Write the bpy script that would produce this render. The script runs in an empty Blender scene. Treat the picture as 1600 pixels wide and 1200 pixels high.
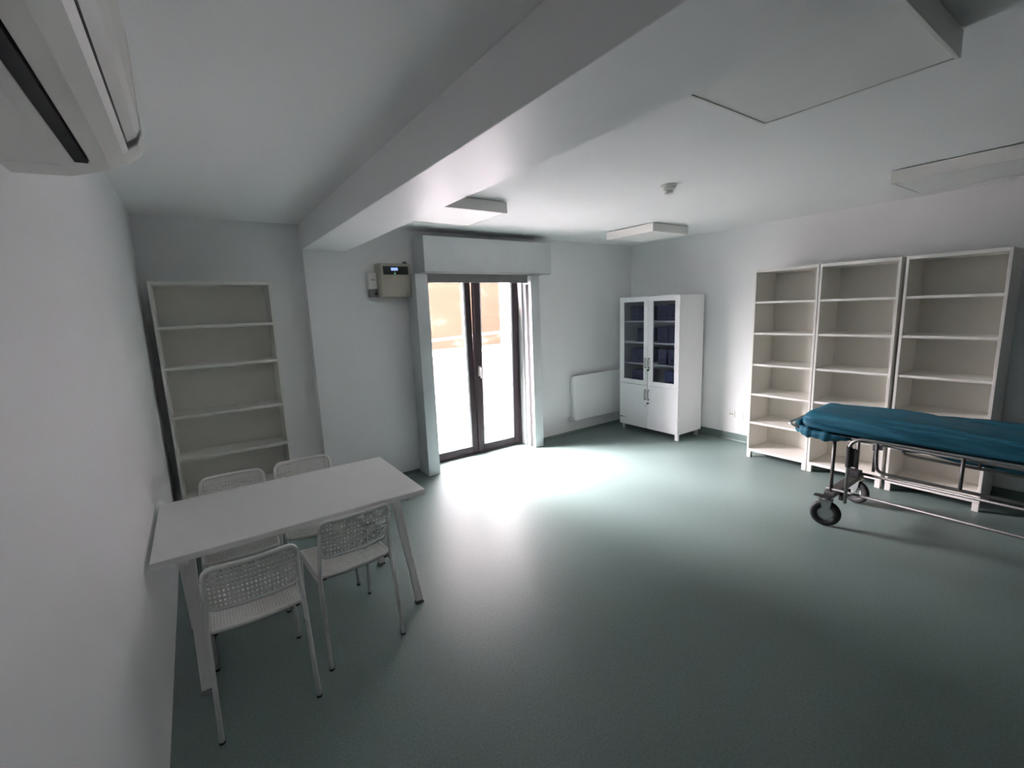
import bpy, bmesh, math, random
from mathutils import Vector, Matrix, Euler

C = bpy.context.scene.collection
scene = bpy.context.scene
rnd = random.Random(7)

# ------------------------------------------------------------------ camera
F, YAW, PITCH, ROLL, CAM_H = 708.51, 0.606324, 0.163671, -0.039373, 1.72
cam_data = bpy.data.cameras.new('camera')
cam_data.sensor_fit = 'HORIZONTAL'
cam_data.sensor_width = 36.0
cam_data.lens = 36.0 * F / 1600.0
cam_data.clip_start = 0.02
cam_data.clip_end = 200
cam = bpy.data.objects.new('camera', cam_data)
C.objects.link(cam)
fwd = Vector((math.sin(YAW) * math.cos(PITCH), math.cos(YAW) * math.cos(PITCH), -math.sin(PITCH)))
rgt = Vector((math.cos(YAW), -math.sin(YAW), 0))
upv = rgt.cross(fwd)
r2 = math.cos(ROLL) * rgt + math.sin(ROLL) * upv
u2 = -math.sin(ROLL) * rgt + math.cos(ROLL) * upv
M = Matrix((r2, u2, -fwd)).transposed().to_4x4()
M.translation = Vector((0, 0, CAM_H))
cam.matrix_world = M
scene.camera = cam

# ------------------------------------------------------------------ light
world = bpy.data.worlds.new('sky')
scene.world = world
world.use_nodes = True
wn = world.node_tree.nodes
wl = world.node_tree.links
bg = wn['Background']
SKY = 290.0
tc = wn.new('ShaderNodeTexCoord')
nv = wn.new('ShaderNodeVectorMath'); nv.operation = 'NORMALIZE'
wl.new(tc.outputs['Generated'], nv.inputs[0])
sep = wn.new('ShaderNodeSeparateXYZ')
wl.new(nv.outputs[0], sep.inputs[0])
# hazy sky with a broad bright region around the veiled sun, high over the street
ad = wn.new('ShaderNodeVectorMath'); ad.operation = 'DOT_PRODUCT'
ad.inputs[1].default_value = Vector((-0.30, 0.56, 0.75)).normalized()
wl.new(nv.outputs[0], ad.inputs[0])
ramp = wn.new('ShaderNodeValToRGB')
ce = ramp.color_ramp.elements
ce[0].position = 0.0
ce[0].color = (0.015, 0.0135, 0.0145, 1)
ce[1].position = 1.0
ce[1].color = (1.0, 0.885, 0.935, 1)
for p_, c_ in ((0.60, 0.04), (0.80, 0.30), (0.92, 0.85)):
    e_ = ce.new(p_)
    e_.color = (c_, c_ * 0.885, c_ * 0.935, 1)
wl.new(ad.outputs['Value'], ramp.inputs[0])
# narrow upright glow added to the sky to brighten the right wall
flat = wn.new('ShaderNodeCombineXYZ')
wl.new(sep.outputs['X'], flat.inputs[0]); wl.new(sep.outputs['Y'], flat.inputs[1])
fn = wn.new('ShaderNodeVectorMath'); fn.operation = 'NORMALIZE'
wl.new(flat.outputs[0], fn.inputs[0])
dt = wn.new('ShaderNodeVectorMath'); dt.operation = 'DOT_PRODUCT'
dt.inputs[1].default_value = (-0.796, 0.605, 0)
wl.new(fn.outputs[0], dt.inputs[0])
m1 = wn.new('ShaderNodeMapRange'); m1.interpolation_type = 'SMOOTHSTEP'
m1.inputs['From Min'].default_value = math.cos(math.radians(4.5))
m1.inputs['From Max'].default_value = math.cos(math.radians(2.0))
wl.new(dt.outputs['Value'], m1.inputs['Value'])
m2 = wn.new('ShaderNodeMapRange'); m2.interpolation_type = 'SMOOTHSTEP'
m2.inputs['From Min'].default_value = 0.62
m2.inputs['From Max'].default_value = 0.30
wl.new(sep.outputs['Z'], m2.inputs['Value'])
m3 = wn.new('ShaderNodeMapRange'); m3.interpolation_type = 'SMOOTHSTEP'
m3.inputs['From Min'].default_value = 0.02
m3.inputs['From Max'].default_value = 0.22
wl.new(sep.outputs['Z'], m3.inputs['Value'])
mu = wn.new('ShaderNodeMath'); mu.operation = 'MULTIPLY'
wl.new(m1.outputs[0], mu.inputs[0]); wl.new(m2.outputs[0], mu.inputs[1])
mu2 = wn.new('ShaderNodeMath'); mu2.operation = 'MULTIPLY'
wl.new(mu.outputs[0], mu2.inputs[0]); wl.new(m3.outputs[0], mu2.inputs[1])
mu3 = wn.new('ShaderNodeMath'); mu3.operation = 'MULTIPLY'
mu3.inputs[1].default_value = 0.4        # glow, in multiples of SKY
wl.new(mu2.outputs[0], mu3.inputs[0])
add = wn.new('ShaderNodeMix'); add.data_type = 'RGBA'; add.blend_type = 'ADD'
add.inputs[0].default_value = 1.0
add.clamp_result = False
wl.new(ramp.outputs[0], add.inputs[6]); wl.new(mu3.outputs[0], add.inputs[7])
wl.new(add.outputs[2], bg.inputs['Color'])
bg.inputs['Strength'].default_value = SKY

SUN_EL = math.radians(27.0)
sun_d = bpy.data.lights.new('sun', 'SUN')
sun_d.energy = 3.2
sun_d.angle = math.radians(4.0)
sun_d.color = (1.0, 0.98, 0.96)
sun = bpy.data.objects.new('sun', sun_d)
C.objects.link(sun)
sd = Vector((1.0, -0.76, 0)).normalized()
sd = Vector((sd.x * math.cos(SUN_EL), sd.y * math.cos(SUN_EL), -math.sin(SUN_EL)))
sun.rotation_euler = sd.to_track_quat('-Z', 'Y').to_euler()
sun.location = (0, 8, 4)

pd = bpy.data.lights.new('door_portal', 'AREA')
pd.shape = 'RECTANGLE'
pd.size, pd.size_y = 1.34, 2.20
pd.cycles.is_portal = True
po = bpy.data.objects.new('door_portal', pd)
C.objects.link(po)
po.location = (2.67, 4.80, 1.09)
po.rotation_euler = Vector((0, -1, 0)).to_track_quat('-Z', 'Y').to_euler()

scene.view_settings.view_transform = 'Standard'
scene.view_settings.look = 'None'
scene.view_settings.gamma = 1.0
scene.view_settings.use_curve_mapping = False
scene.view_settings.exposure = 0.0
scene.cycles.use_denoising = True
scene.cycles.max_bounces = 12
scene.cycles.diffuse_bounces = 8
scene.cycles.sample_clamp_indirect = 30.0
scene.cycles.caustics_reflective = False
scene.cycles.caustics_refractive = False

# ------------------------------------------------------------------ materials
def mat(name, col, rough=0.5, metal=0.0, var=0.04, nscale=12.0, bump=0.0, bscale=60.0, coat=0.0, spec=0.5, emit=None, estr=0.0):
    m = bpy.data.materials.new(name)
    m.use_nodes = True
    nt = m.node_tree
    b = nt.nodes['Principled BSDF']
    b.inputs['Roughness'].default_value = rough
    b.inputs['Metallic'].default_value = metal
    b.inputs['Specular IOR Level'].default_value = spec
    b.inputs['Coat Weight'].default_value = coat
    t = nt.nodes.new('ShaderNodeTexCoord')
    n = nt.nodes.new('ShaderNodeTexNoise')
    n.inputs['Scale'].default_value = nscale
    n.inputs['Detail'].default_value = 4.0
    nt.links.new(t.outputs['Object'], n.inputs['Vector'])
    r = nt.nodes.new('ShaderNodeValToRGB')
    r.color_ramp.elements[0].position = 0.3
    r.color_ramp.elements[1].position = 0.7
    lo = [max(0, c * (1 - var)) for c in col]
    hi = [min(1, c * (1 + var)) for c in col]
    r.color_ramp.elements[0].color = (*lo, 1)
    r.color_ramp.elements[1].color = (*hi, 1)
    nt.links.new(n.outputs['Fac'], r.inputs[0])
    nt.links.new(r.outputs[0], b.inputs['Base Color'])
    if bump > 0:
        n2 = nt.nodes.new('ShaderNodeTexNoise')
        n2.inputs['Scale'].default_value = bscale
        nt.links.new(t.outputs['Object'], n2.inputs['Vector'])
        bp = nt.nodes.new('ShaderNodeBump')
        bp.inputs['Strength'].default_value = bump
        bp.inputs['Distance'].default_value = 0.004
        nt.links.new(n2.outputs['Fac'], bp.inputs['Height'])
        nt.links.new(bp.outputs[0], b.inputs['Normal'])
    if emit:
        b.inputs['Emission Color'].default_value = (*emit, 1)
        b.inputs['Emission Strength'].default_value = estr
    return m

def floor_mat():
    m = bpy.data.materials.new('green_linoleum')
    m.use_nodes = True
    nt = m.node_tree
    b = nt.nodes['Principled BSDF']
    t = nt.nodes.new('ShaderNodeTexCoord')
    n = nt.nodes.new('ShaderNodeTexNoise')
    n.inputs['Scale'].default_value = 90
    n.inputs['Detail'].default_value = 6
    n.inputs['Roughness'].default_value = 0.75
    nt.links.new(t.outputs['Object'], n.inputs['Vector'])
    r = nt.nodes.new('ShaderNodeValToRGB')
    cr = r.color_ramp
    cr.elements[0].position = 0.35
    cr.elements[0].color = (0.122, 0.172, 0.160, 1)
    cr.elements[1].position = 0.65
    cr.elements[1].color = (0.182, 0.240, 0.227, 1)
    nt.links.new(n.outputs['Fac'], r.inputs[0])
    n3 = nt.nodes.new('ShaderNodeTexNoise')
    n3.inputs['Scale'].default_value = 1.3
    n3.inputs['Detail'].default_value = 3
    nt.links.new(t.outputs['Object'], n3.inputs['Vector'])
    mr = nt.nodes.new('ShaderNodeMapRange')
    mr.inputs['To Min'].default_value = 0.36
    mr.inputs['To Max'].default_value = 0.44
    nt.links.new(n3.outputs['Fac'], mr.inputs['Value'])
    nt.links.new(mr.outputs[0], b.inputs['Roughness'])
    nt.links.new(r.outputs[0], b.inputs['Base Color'])
    bp = nt.nodes.new('ShaderNodeBump')
    bp.inputs['Strength'].default_value = 0.05
    bp.inputs['Distance'].default_value = 0.002
    nt.links.new(n.outputs['Fac'], bp.inputs['Height'])
    nt.links.new(bp.outputs[0], b.inputs['Normal'])
    b.inputs['Specular IOR Level'].default_value = 0.35
    return m

def glass_mat(name, tint=(1, 1, 1), refl=0.04):
    m = bpy.data.materials.new(name)
    m.use_nodes = True
    nt = m.node_tree
    nt.nodes.remove(nt.nodes['Principled BSDF'])
    out = nt.nodes['Material Output']
    tr = nt.nodes.new('ShaderNodeBsdfTransparent')
    tr.inputs[0].default_value = (*tint, 1)
    gl = nt.nodes.new('ShaderNodeBsdfGlossy')
    gl.inputs['Roughness'].default_value = 0.02
    lw = nt.nodes.new('ShaderNodeLayerWeight')
    lw.inputs[0].default_value = 0.5
    pw = nt.nodes.new('ShaderNodeMath'); pw.operation = 'POWER'
    pw.inputs[1].default_value = 5.0
    mr = nt.nodes.new('ShaderNodeMapRange')
    mr.inputs['To Min'].default_value = refl
    mr.inputs['To Max'].default_value = 0.9
    nt.links.new(lw.outputs['Facing'], pw.inputs[0])
    nt.links.new(pw.outputs[0], mr.inputs['Value'])
    mx = nt.nodes.new('ShaderNodeMixShader')
    nt.links.new(mr.outputs[0], mx.inputs[0])
    nt.links.new(tr.outputs[0], mx.inputs[1])
    nt.links.new(gl.outputs[0], mx.inputs[2])
    nt.links.new(mx.outputs[0], out.inputs[0])
    return m

def mural_mat():
    # orange rendered facade across the street with loose pale painted shapes
    m = bpy.data.materials.new('orange_facade')
    m.use_nodes = True
    nt = m.node_tree
    b = nt.nodes['Principled BSDF']
    b.inputs['Roughness'].default_value = 0.85
    t = nt.nodes.new('ShaderNodeTexCoord')
    mp = nt.nodes.new('ShaderNodeMapping')
    mp.inputs['Scale'].default_value = (0.9, 1, 2.2)
    nt.links.new(t.outputs['Object'], mp.inputs[0])
    n = nt.nodes.new('ShaderNodeTexNoise')
    n.inputs['Scale'].default_value = 1.15
    n.inputs['Detail'].default_value = 5
    n.inputs['Distortion'].default_value = 0.8
    nt.links.new(mp.outputs[0], n.inputs['Vector'])
    r = nt.nodes.new('ShaderNodeValToRGB')
    cr = r.color_ramp
    cr.elements[0].position = 0.35
    cr.elements[0].color = (0.0673, 0.0426, 0.0236, 1)
    cr.elements[1].position = 0.60
    cr.elements[1].color = (0.0717, 0.0525, 0.0303, 1)
    e = cr.elements.new(0.66)
    e.color = (0.0869, 0.0937, 0.0759, 1)
    nt.links.new(n.outputs['Fac'], r.inputs[0])
    nt.links.new(r.outputs[0], b.inputs['Base Color'])
    return m

MW = mat('wall_paint', (0.80, 0.80, 0.805), 0.42, var=0.012, nscale=3, bump=0.06, bscale=140)
MCEIL = mat('ceiling_paint', (0.82, 0.82, 0.82), 0.7, var=0.01, nscale=2)
MFLOOR = floor_mat()
MLAM = mat('white_laminate', (0.80, 0.79, 0.77), 0.38, var=0.01)
MCREAM = mat('cream_laminate', (0.76, 0.745, 0.70), 0.42, var=0.012)
MTABLE = mat('white_tabletop', (0.80, 0.79, 0.78), 0.35, var=0.01)
MPLAST = mat('white_plastic', (0.78, 0.775, 0.74), 0.35, var=0.01)
MPAINT = mat('white_painted_steel', (0.78, 0.775, 0.76), 0.32, var=0.01)
MCABW = mat('cabinet_white', (0.83, 0.83, 0.84), 0.33, var=0.008)
MGALV = mat('galvanised_steel', (0.58, 0.61, 0.62), 0.45, metal=0.35, var=0.03, nscale=6)
MHANDLE = mat('satin_nickel', (0.30, 0.30, 0.29), 0.35, metal=0.8)
MCHROME = mat('brushed_steel', (0.62, 0.62, 0.62), 0.28, metal=1.0, var=0.03)
MSTEEL = mat('dull_steel_tube', (0.17, 0.17, 0.165), 0.5, metal=0.9, var=0.08)
MBLACK = mat('black_rubber', (0.018, 0.018, 0.02), 0.6, var=0.1)
MDARK = mat('dark_slot', (0.012, 0.012, 0.012), 0.8, var=0.05)
MFRAME = mat('dark_brown_door_frame', (0.040, 0.026, 0.030), 0.5, var=0.05, spec=0.25)
MAC = mat('air_conditioner_plastic', (0.70, 0.69, 0.66), 0.4, var=0.01)
MBLUEBOX = mat('navy_card', (0.010, 0.016, 0.10), 0.45, var=0.12, nscale=6)
MPAPER = mat('paper', (0.78, 0.80, 0.78), 0.7, var=0.02)
MBEIGE = mat('beige_enclosure', (0.40, 0.375, 0.31), 0.45, var=0.02)
MPANEL = mat('black_display_panel', (0.01, 0.013, 0.017), 0.25, var=0.05)
MLCD = mat('blue_display', (0.3, 0.45, 0.9), 0.3, emit=(0.35, 0.5, 1.0), estr=0.9)
MLED = mat('green_indicator', (0.2, 0.9, 0.4), 0.3, emit=(0.25, 1.0, 0.45), estr=0.8)
MAMB = mat('amber_button', (0.6, 0.3, 0.12), 0.4)
MGREY = mat('grey_plastic', (0.22, 0.22, 0.22), 0.5, var=0.03)
MLAMP = mat('lamp_diffuser', (0.78, 0.78, 0.76), 0.5, var=0.008)
MLAMPF = mat('lamp_housing', (0.76, 0.75, 0.72), 0.45, var=0.01)
MGLASS = glass_mat('door_glass')
MCABG = glass_mat('tinted_cabinet_glass', (0.80, 0.82, 0.85), 0.04)  # clear glass; its tint stands in for the dim cabinet interior
MORANGE = mural_mat()
MEXT = mat('white_render', (0.85, 0.85, 0.86), 0.9, var=0.02, bump=0.1)
MGREYR = mat('grey_render', (0.28, 0.28, 0.28), 0.9, var=0.05)
MPAVE = mat('pale_paving', (0.22, 0.215, 0.21), 0.85, var=0.06, nscale=5)
MRAIL = mat('grey_handrail', (0.09, 0.11, 0.13), 0.6)
MSEAL = mat('pale_gasket', (0.62, 0.58, 0.60), 0.6)

def blue_sheet():
    m = bpy.data.materials.new('blue_nonwoven_sheet')
    m.use_nodes = True
    nt = m.node_tree
    b = nt.nodes['Principled BSDF']
    b.inputs['Roughness'].default_value = 0.55
    b.inputs['Specular IOR Level'].default_value = 0.3
    t = nt.nodes.new('ShaderNodeTexCoord')
    mp = nt.nodes.new('ShaderNodeMapping')
    mp.inputs['Scale'].default_value = (14, 1.6, 14)
    nt.links.new(t.outputs['Object'], mp.inputs[0])
    n = nt.nodes.new('ShaderNodeTexNoise')
    n.inputs['Scale'].default_value = 2.0
    n.inputs['Detail'].default_value = 5
    n.inputs['Distortion'].default_value = 0.6
    nt.links.new(mp.outputs[0], n.inputs['Vector'])
    r = nt.nodes.new('ShaderNodeValToRGB')
    r.color_ramp.elements[0].position = 0.3
    r.color_ramp.elements[0].color = (0.010, 0.088, 0.140, 1)
    r.color_ramp.elements[1].position = 0.75
    r.color_ramp.elements[1].color = (0.024, 0.158, 0.235, 1)
    nt.links.new(n.outputs['Fac'], r.inputs[0])
    nt.links.new(r.outputs[0], b.inputs['Base Color'])
    bp = nt.nodes.new('ShaderNodeBump')
    bp.inputs['Strength'].default_value = 0.6
    bp.inputs['Distance'].default_value = 0.012
    nt.links.new(n.outputs['Fac'], bp.inputs['Height'])
    nt.links.new(bp.outputs[0], b.inputs['Normal'])
    return m
MBLUE = blue_sheet()

# ------------------------------------------------------------------ mesh helpers
def obj(name, bm, m, parent=None, smooth=False, bevel=0.0, loc=None, mats=None):
    bmesh.ops.recalc_face_normals(bm, faces=bm.faces[:])
    me = bpy.data.meshes.new(name)
    bm.to_mesh(me)
    bm.free()
    for mm in (mats or [m]):
        me.materials.append(mm)
    if smooth:
        for p in me.polygons:
            p.use_smooth = True
    o = bpy.data.objects.new(name, me)
    C.objects.link(o)
    if parent is not None:
        o.parent = parent
    if loc is not None:
        o.location = loc
    if bevel > 0:
        bv = o.modifiers.new('bevel', 'BEVEL')
        bv.width = bevel
        bv.segments = 2
        bv.limit_method = 'ANGLE'
        bv.angle_limit = math.radians(40)
    return o

def box(bm, x0, y0, z0, x1, y1, z1, mi=0):
    vs = [bm.verts.new(p) for p in ((x0, y0, z0), (x1, y0, z0), (x1, y1, z0), (x0, y1, z0),
                                    (x0, y0, z1), (x1, y0, z1), (x1, y1, z1), (x0, y1, z1))]
    for q in ((3, 2, 1, 0), (4, 5, 6, 7), (0, 1, 5, 4), (1, 2, 6, 5), (2, 3, 7, 6), (3, 0, 4, 7)):
        f = bm.faces.new([vs[i] for i in q])
        f.material_index = mi
    return vs

def B(*a):
    bm = bmesh.new()
    box(bm, *a)
    return bm

def boxes(lst):
    bm = bmesh.new()
    for a in lst:
        box(bm, *a)
    return bm

def cyl(bm, p0, p1, r0, r1=None, seg=20, caps=True, mi=0):
    p0, p1 = Vector(p0), Vector(p1)
    r1 = r0 if r1 is None else r1
    d = (p1 - p0).normalized()
    a = d.orthogonal().normalized()
    b = d.cross(a)
    A = [bm.verts.new(p0 + (a * math.cos(t) + b * math.sin(t)) * r0) for t in [2 * math.pi * k / seg for k in range(seg)]]
    Bv = [bm.verts.new(p1 + (a * math.cos(t) + b * math.sin(t)) * r1) for t in [2 * math.pi * k / seg for k in range(seg)]]
    for k in range(seg):
        f = bm.faces.new((A[k], A[(k + 1) % seg], Bv[(k + 1) % seg], Bv[k]))
        f.material_index = mi
    if caps:
        bm.faces.new(A[::-1]).material_index = mi
        bm.faces.new(Bv).material_index = mi

def fillet(pts, r, n=6):
    pts = [Vector(p) for p in pts]
    out = [pts[0]]
    for i in range(1, len(pts) - 1):
        a, b, c = pts[i - 1], pts[i], pts[i + 1]
        u = (a - b); v = (c - b)
        rr = min(r, u.length * 0.49, v.length * 0.49)
        u.normalize(); v.normalize()
        p, q = b + u * rr, b + v * rr
        for k in range(n + 1):
            t = k / n
            out.append((1 - t) ** 2 * p + 2 * t * (1 - t) * b + t * t * q)
    out.append(pts[-1])
    return out

def tube(bm, pts, r, seg=12, flat=1.0, closed=False, upv=None, r_end=None):
    pts = [Vector(p) for p in pts]
    rings = []
    n = len(pts)
    prev = None
    for i, p in enumerate(pts):
        if closed:
            d = (pts[(i + 1) % n] - pts[i - 1]).normalized()
        elif i == 0:
            d = (pts[1] - pts[0]).normalized()
        elif i == n - 1:
            d = (pts[-1] - pts[-2]).normalized()
        else:
            d = ((pts[i + 1] - p).normalized() + (p - pts[i - 1]).normalized()).normalized()
        if prev is None:
            a = Vector(upv) if upv is not None else d.orthogonal()
            a = (a - d * a.dot(d)).normalized()
        else:
            a = (prev - d * prev.dot(d)).normalized()
        prev = a
        b = d.cross(a)
        rr = r if r_end is None else r + (r_end - r) * i / (n - 1)
        rings.append([bm.verts.new(p + a * math.cos(t) * rr + b * math.sin(t) * rr * flat)
                      for t in [2 * math.pi * k / seg for k in range(seg)]])
    m = n if closed else n - 1
    for i in range(m):
        A, Bv = rings[i], rings[(i + 1) % n]
        for k in range(seg):
            bm.faces.new((A[k], A[(k + 1) % seg], Bv[(k + 1) % seg], Bv[k]))
    if not closed:
        bm.faces.new(rings[0][::-1])
        bm.faces.new(rings[-1])

def loft(bm, rings, caps=True):
    R = [[bm.verts.new(p) for p in ring] for ring in rings]
    n = len(R[0])
    for i in range(len(R) - 1):
        for k in range(n):
            bm.faces.new((R[i][k], R[i][(k + 1) % n], R[i + 1][(k + 1) % n], R[i + 1][k]))
    if caps:
        bm.faces.new(R[0][::-1])
        bm.faces.new(R[-1])

def thing(name, label, cat, loc=(0, 0, 0), rotz=0.0, group=None):
    o = bpy.data.objects.new(name, None)
    o.empty_display_size = 0.1
    C.objects.link(o)
    o.location = loc
    o.rotation_euler = (0, 0, rotz)
    o['label'] = label
    o['category'] = cat
    if group:
        o['group'] = group
    return o

def tag(o, label, cat, group=None, kind=None):
    o['label'] = label
    o['category'] = cat
    if group:
        o['group'] = group
    if kind:
        o['kind'] = kind
    return o

def struct(name, bm, m, smooth=False, bevel=0.0, mats=None):
    o = obj(name, bm, m, None, smooth, bevel, mats=mats)
    o['kind'] = 'structure'
    return o

def dup(root, loc, rotz, label=None, group=None):
    def cp(o, parent):
        c = o.copy()
        C.objects.link(c)
        if parent is not None:
            c.parent = parent
        for ch in [x for x in bpy.data.objects if x.parent == o]:
            cp(ch, c)
        return c
    r = cp(root, None)
    r.location = loc
    r.rotation_euler = (0, 0, rotz)
    if label:
        r['label'] = label
    if group:
        r['group'] = group
    return r

# ------------------------------------------------------------------ room shell
XL, XR, YW, YA, ZC, YB = -0.285, 5.33, 4.53, 4.62, 2.55, -6.0
CX0, CX1 = 0.90, 1.29          # column and beam
DX0, DX1, DZ = 2.01, 3.33, 2.18  # door opening
YO = 4.78                      # outer face of the door wall
struct('floor', B(XL - 0.2, YB - 0.2, -0.15, XR + 0.2, YO, 0), MFLOOR)
struct('ceiling', B(XL - 0.2, YB - 0.2, ZC, XR + 0.2, YO, ZC + 0.2), MCEIL)
struct('wall_left', B(XL - 0.2, YB - 0.2, 0, XL, YO, ZC), MW)
struct('wall_right', B(XR, YB - 0.2, 0, XR + 0.2, YO, ZC), MW)
struct('wall_rear', B(XL, YB - 0.2, 0, XR, YB, ZC), MW)
struct('wall_door_side', boxes([(CX1 - 0.1, YW, 0, DX0, YO, ZC), (DX1, YW, 0, XR, YO, ZC), (DX0, YW, DZ, DX1, YO, ZC)]), MW)
struct('wall_alcove', B(XL, YA, 0, CX0 + 0.05, YO, ZC), MW)
struct('trim_1', B(CX0, YW - 0.015, 0, CX1, YO, 2.32), MW, bevel=0.004)       # column
struct('trim_2', B(CX0, YB, 2.32, CX1, YO, ZC), MW, bevel=0.004)      # beam

# vinyl floor turned up the wall as a coved skirting
def cove(name, pts_line, inward, h=0.10):
    """sweep an L-shaped cove along a straight wall foot"""
    bm = bmesh.new()
    a, b = Vector(pts_line[0]), Vector(pts_line[1])
    i = Vector(inward)
    prof = [(0.0, 0.0), (0.028, 0.0), (0.017, 0.003), (0.008, 0.010), (0.004, 0.022), (0.003, h), (0.0, h)]
    rows = []
    for p in (a, b):
        rows.append([bm.verts.new(p + i * u + Vector((0, 0, v))) for u, v in prof])
    n = len(prof)
    for k in range(n):
        bm.faces.new((rows[0][k], rows[0][(k + 1) % n], rows[1][(k + 1) % n], rows[1][k]))
    bm.faces.new(rows[0][::-1])
    bm.faces.new(rows[1])
    return struct(name, bm, MFLOOR)
cove('baseboard_right', ((XR, YB, 0.0), (XR, YW, 0.0)), (-1, 0, 0))
cove('baseboard_door_side', ((3.46, YW, 0.0), (XR, YW, 0.0)), (0, -1, 0), 0.03)
cove('baseboard_door_side_left', ((CX1, YW, 0.0), (1.86, YW, 0.0)), (0, -1, 0), 0.03)
cove('baseboard_alcove', ((XL, YA, 0.0), (CX0, YA, 0.0)), (0, -1, 0), 0.05)

# ------------------------------------------------------------------ door
door = bpy.data.objects.new('door_1', None)
C.objects.link(door)
door.location = (DX0, 4.65, 0)
door['kind'] = 'structure'
W = DX1 - DX0
obj('frame', boxes([(0, -0.035, 0, 0.045, 0.045, DZ), (W - 0.045, -0.035, 0, W, 0.045, DZ),
                    (0.045, -0.035, DZ - 0.05, W - 0.045, 0.045, DZ), (0.045, -0.035, 0, W - 0.045, 0.045, 0.022)]),
    MFRAME, door, bevel=0.003)
def leaf(name, x0, x1, handle_x, tilt):
    z0, z1, s = 0.025, DZ - 0.052, 0.078
    bm = boxes([(x0, -0.03, z0, x0 + s, 0.03, z1), (x1 - s, -0.03, z0, x1, 0.03, z1),
                (x0 + s, -0.03, z0, x1 - s, 0.03, z0 + s), (x0 + s, -0.03, z1 - s, x1 - s, 0.03, z1)])
    for v in bm.verts:
        v.co.z -= z0
    o = obj(name, bm, MFRAME, door, bevel=0.004, loc=(0, 0, z0))
    o.rotation_euler = (tilt, 0, 0)
    g = obj('glass_pane', B(x0 + s - 0.005, -0.005, s - 0.005, x1 - s + 0.005, 0.005, z1 - z0 - s + 0.005), MGLASS, o)
    g['label'] = 'clear glass pane'
    gb = boxes([(x0 + s, -0.034, s, x0 + s + 0.012, -0.006, z1 - z0 - s), (x1 - s - 0.024, -0.034, s, x1 - s, -0.006, z1 - z0 - s),
                (x0 + s + 0.012, -0.034, s, x1 - s - 0.024, -0.006, s + 0.012)])
    obj('glazing_bead', gb, MSEAL, o)
    if handle_x is not None:
        bm = bmesh.new()
        box(bm, handle_x - 0.014, -0.040, 0.93, handle_x + 0.014, -0.030, 1.05)
        tube(bm, fillet([(handle_x, -0.036, 1.03), (handle_x, -0.075, 1.03), (handle_x, -0.075, 0.91)], 0.015), 0.008, 10)
        obj('handle', bm, MCHROME, o, smooth=False)
    return o
mid = 0.663
leaf('door_leaf', 0.048, mid - 0.003, None, 0.0)
leaf('door_leaf', mid + 0.003, W - 0.048, mid + 0.042, math.radians(2.0))

# roller shutter
rs = thing('roller_shutter', 'galvanised steel roller shutter box and side rails mounted around the glass door', 'roller shutter', (2.7, 4.52, 0))
def rel(o, bm):
    for v in bm.verts:
        v.co -= Vector(o.location)
    return bm
bm = B(1.955, 4.25, 2.114, 3.58, 4.523, 2.468)
obj('shutter_box', rel(rs, bm), MGALV, rs, bevel=0.006)
obj('bottom_lip', rel(rs, B(1.975, 4.245, 2.106, 3.57, 4.30, 2.1135)), MCHROME, rs)
bm = bmesh.new()
box(bm, 1.868, 4.30, 0.0, 2.0, 4.523, 2.10)
obj('guide_rail', rel(rs, bm), MGALV, rs, bevel=0.004)
bm = bmesh.new()
box(bm, 3.325, 4.33, 0.0, 3.455, 4.375, 2.10)
box(bm, 3.345, 4.375, 0.0, 3.455, 4.523, 2.10)
obj('guide_rail', rel(rs, bm), MGALV, rs, bevel=0.004)
o = obj('guide_channel', rel(rs, B(3.332, 4.385, 0.0, 3.3445, 4.44, 2.0)), MDARK, rs)
bm = bmesh.new()
for k in range(3):
    z = 2.02 + k * 0.042
    box(bm, 2.002, 4.385, z, 3.323, 4.40, z + 0.036)
    box(bm, 2.002, 4.390, z + 0.036, 3.323, 4.396, z + 0.042)
obj('shutter_slats', rel(rs, bm), MGREY, rs)

# ------------------------------------------------------------------ outside
struct('terrace_floor', B(-4, YO, -0.2, 12, 16, -0.03), MPAVE)
par = struct('trim_3', boxes([(2.15, 5.80, -0.03, 6.5, 6.48, 1.075), (2.12, 5.78, 1.075, 6.5, 6.50, 1.113)]), MEXT)  # parapet
struct('wall_sky_blocker', B(-4, YB - 0.2, ZC + 0.2, 9, YO, 12.0), MGREYR)  # unseen block added to keep sky light off the parapet and facade
struct('wall_terrace_side', B(3.60, YO, -0.03, 3.85, 5.42, 3.0), MEXT)
hr = thing('handrail', 'sloping grey metal handrail beyond the white parapet outside the door', 'handrail', (3.2, 6.6, 0))
bm = bmesh.new()
tube(bm, [(2.1, 6.6, 1.235), (5.2, 6.6, 1.370)], 0.022, 12)
obj('rail', rel(hr, bm), MRAIL, hr, smooth=True)
for xx in (2.35, 3.95, 5.1):
    bm = bmesh.new()
    tube(bm, [(xx, 6.6, -0.03), (xx, 6.6, 1.235 + (xx - 2.1) * 0.0435 - 0.02)], 0.014, 10)
    obj('post', rel(hr, bm), MRAIL, hr, smooth=True)
bl = thing('building', 'orange facade with pale painted shapes across from the terrace door', 'building', (4.2, 9.2, 0))
obj('facade', rel(bl, B(1.8, 9.2, -0.03, 6.42, 12, 4.7)), MORANGE, bl)
obj('plinth', rel(bl, B(1.78, 9.12, -0.03, 6.44, 9.198, 0.9)), MEXT, bl)
obj('coping', rel(bl, B(1.7, 9.1, 4.7, 6.5, 12.1, 4.8)), MEXT, bl)

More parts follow.
